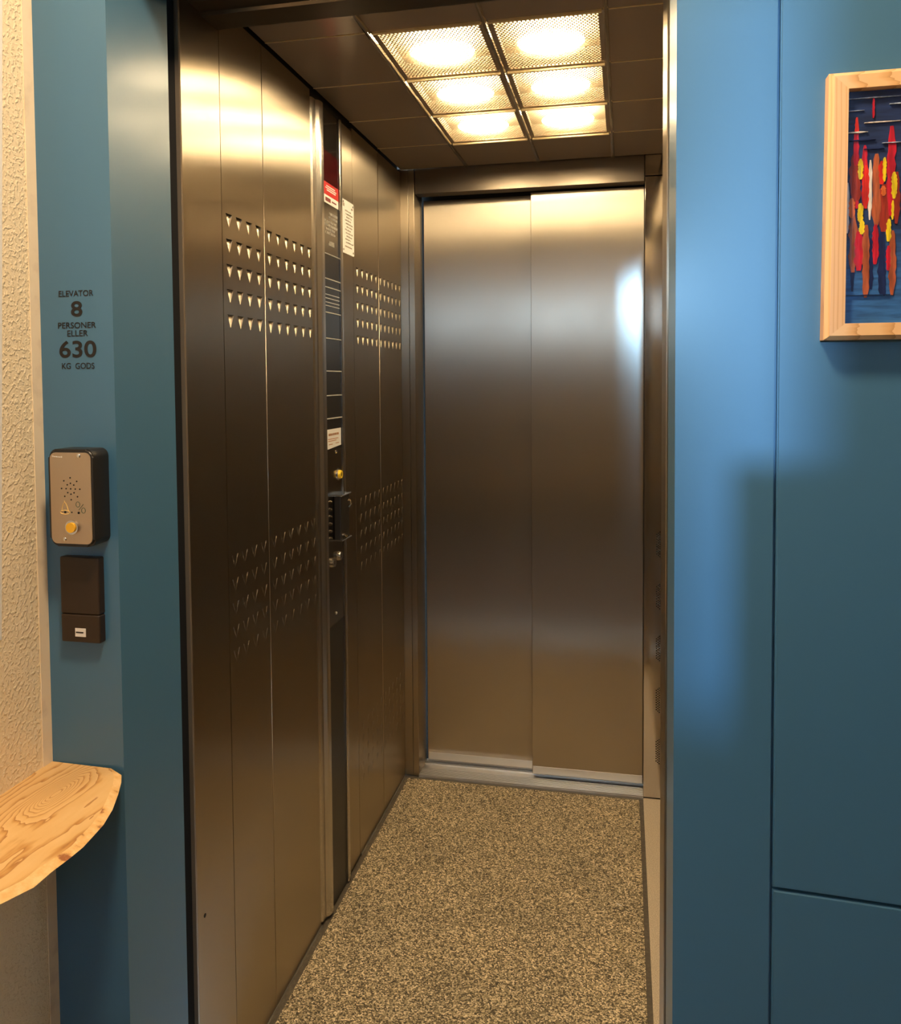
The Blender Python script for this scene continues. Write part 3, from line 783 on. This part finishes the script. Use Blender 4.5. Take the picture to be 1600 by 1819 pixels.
cv = adopt(B('canvas', (FX0+fw-.002, FX1-fw+.002, yc, yc+.004, FZ0+fw-.006, FZ1-fw+.004), CANV), pf)
paint = {}
def pm_(nm, c):
    if nm not in paint:
        m = mat('paint_'+nm, c, .35); nn = noise(m, (60, 60, 8), 4, 4); r = ramp(m, nn.outputs['Fac'], [(.3, tuple(v*.55 for v in c)), (.65, tuple(min(1, v*1.25) for v in c))])
        L(m, r.outputs['Color'], bsdf(m).inputs['Base Color']); bump(m, nn.outputs['Fac'], .5, .001); paint[nm] = m
    return paint[nm]
PC = {'crimson': (.55,.01,.03), 'red': (.70,.025,.01), 'brick': (.33,.03,.012), 'rust': (.42,.10,.035), 'orange': (.75,.16,.03), 'yellow': (.85,.62,.01),
      'olive': (.5,.42,.05), 'white': (.75,.68,.6), 'navy': (.008,.018,.09), 'ice': (.42,.5,.62)}
strokes = [('navy',272,1170,1400,20),('navy',382,1080,1390,30),('navy',450,1040,1420,46),('navy',466,1310,1432,16),('navy',300,880,1010,40),('navy',350,520,700,26),
 ('white',237,740,1045,18),('white',372,610,970,20),('brick',283,560,900,62),('red',287,350,560,22),('crimson',283,440,640,34),('brick',460,760,1045,66),
 ('rust',410,575,1005,48),('crimson',338,520,890,30),('red',345,640,900,36),('crimson',497,415,950,44),('brick',532,690,1000,34),('red',440,620,760,34),
 ('rust',272,930,1285,46),('crimson',308,1030,1275,50),('rust',352,1000,1440,40),('crimson',408,1000,1240,34),('rust',512,1040,1428,38),('crimson',487,1130,1280,24),
 ('orange',262,835,955,32),('orange',452,770,830,26),('yellow',312,600,725,28),('olive',306,640,720,16),('yellow',457,600,745,20),('yellow',515,690,850,30),('yellow',314,868,985,32),
 ('yellow',324,970,1056,28),('yellow',487,970,1105,26),('yellow',508,860,975,14),('crimson',385,235,362,12),('crimson',292,850,900,16)]
for e in range(6):                                # the part of the picture beyond the frame edge of the photograph
    b0 = 600+e*70+random.randint(-20, 20)
    for c_ in random.sample(['brick', 'crimson', 'rust', 'red', 'yellow', 'navy'], 3):
        t0 = random.randint(380, 980); strokes.append((c_, b0+random.randint(-30, 30), t0, t0+random.randint(160, 460), random.randint(18, 48)))
def cx2(x): return FX0+fw+(x-222)*.0001884
def cz2(y): return FZ1-fw-(y-190)*.0002036+.003
layer = 0
groups = {}
for c_, x, ya, yb, w in strokes:
    layer += 1
    n = 15; y_ = yc-.0006-.00004*layer
    xc = cx2(x); za, zb_ = cz2(ya), cz2(yb); hw = w*.0001884/2*1.1
    if xc+hw > FX1-fw: continue
    if xc-hw < FX0+fw: hw = max(.001, xc-FX0-fw)
    Lp, Rp = [], []
    for i in range(n):
        t = i/(n-1); s = min(1, 4.0*min(t+.04, 1-t+.05))**.55
        j1, j2 = random.uniform(.7, 1.2), random.uniform(.7, 1.2)
        Lp.append((xc-hw*s*j1, za+(zb_-za)*t)); Rp.append((xc+hw*s*j2, za+(zb_-za)*t))
    bm = bmesh.new(); prism(bm, Lp+Rp[::-1], 'y', y_, yc); adopt(obj('brush_stroke', bm, pm_(c_, PC[c_])), pf)
for (c_, xa, xb, y, w) in (('ice',230,560,240,6),('ice',232,330,312,5),('white',330,545,388,9),('white',232,352,442,11),('ice',440,560,515,7),('navy',330,452,545,10),('navy',240,400,490,9),('ice',480,700,285,8),('navy',230,500,1425,5),('ice',700,1300,350,8),('ice',600,1200,470,7)):
    layer += 1; bm = bmesh.new(); y_ = yc-.0006-.00004*layer
    up_, dn_ = [], []
    for i in range(9):
        t = i/8; xx = xa+(xb-xa)*t; h = w*(.25+.75*math.sin(PI*min(1, t+.08)))*random.uniform(.6, 1)
        up_.append((cx2(xx), cz2(y-h/2))); dn_.append((cx2(xx), cz2(y+h/2)))
    prism(bm, up_+dn_[::-1], 'y', y_, yc); adopt(obj('brush_stroke', bm, pm_(c_, PC[c_])), pf)

# ------------------------------------------------------------------ daylight
w = bpy.data.worlds.new('World'); SC.world = w; w.use_nodes = True
bg = w.node_tree.nodes['Background']; bg.inputs['Color'].default_value = (.55,.77,1,1); bg.inputs['Strength'].default_value = 12.0
def light(name, kind, loc, energy, color, rot=(0,0,0), **kw):
    l = bpy.data.lights.new(name, kind); l.energy = energy; l.color = color
    for k, v in kw.items(): setattr(l, k, v)
    o = bpy.data.objects.new(name, l); COL.objects.link(o); o.location = loc; o.rotation_euler = rot; return o
d = Vector((0.0, 1, -.095))
sun = light('daylight_sun', 'SUN', (1, -9, 3), 2.8, (.30,.61,1.0), angle=math.radians(1.6))
sun.rotation_euler = d.to_track_quat('-Z', 'Y').to_euler()

# ------------------------------------------------------------------ camera
cam = bpy.data.cameras.new('camera'); co = bpy.data.objects.new('camera', cam); COL.objects.link(co); SC.camera = co
r_ = Vector((0.9763942, 0.21585597, -0.00778253)); u_ = Vector((-0.00186664, 0.04446205, 0.99900933)); f_ = Vector((-0.21598815, 0.97541239, -0.04381541))
co.matrix_world = Matrix(((r_.x, u_.x, -f_.x, .76383767), (r_.y, u_.y, -f_.y, -2.88174629), (r_.z, u_.z, -f_.z, 1.41737548), (0, 0, 0, 1)))
cam.sensor_fit = 'VERTICAL'; cam.sensor_height = 24.0
cam.lens = 1501.34/1819*24.0
cam.shift_x = (800-775.93)/1819
cam.shift_y = -(909.5-742.23)/1819
cam.clip_start = .02

SC.view_settings.view_transform = 'Standard'; SC.view_settings.look = 'None'
SC.view_settings.gamma = 1; SC.view_settings.exposure = 0.0; SC.view_settings.use_curve_mapping = False
SC.cycles.max_bounces = 12; SC.cycles.glossy_bounces = 8; SC.cycles.transparent_max_bounces = 16
SC.cycles.sample_clamp_indirect = 6
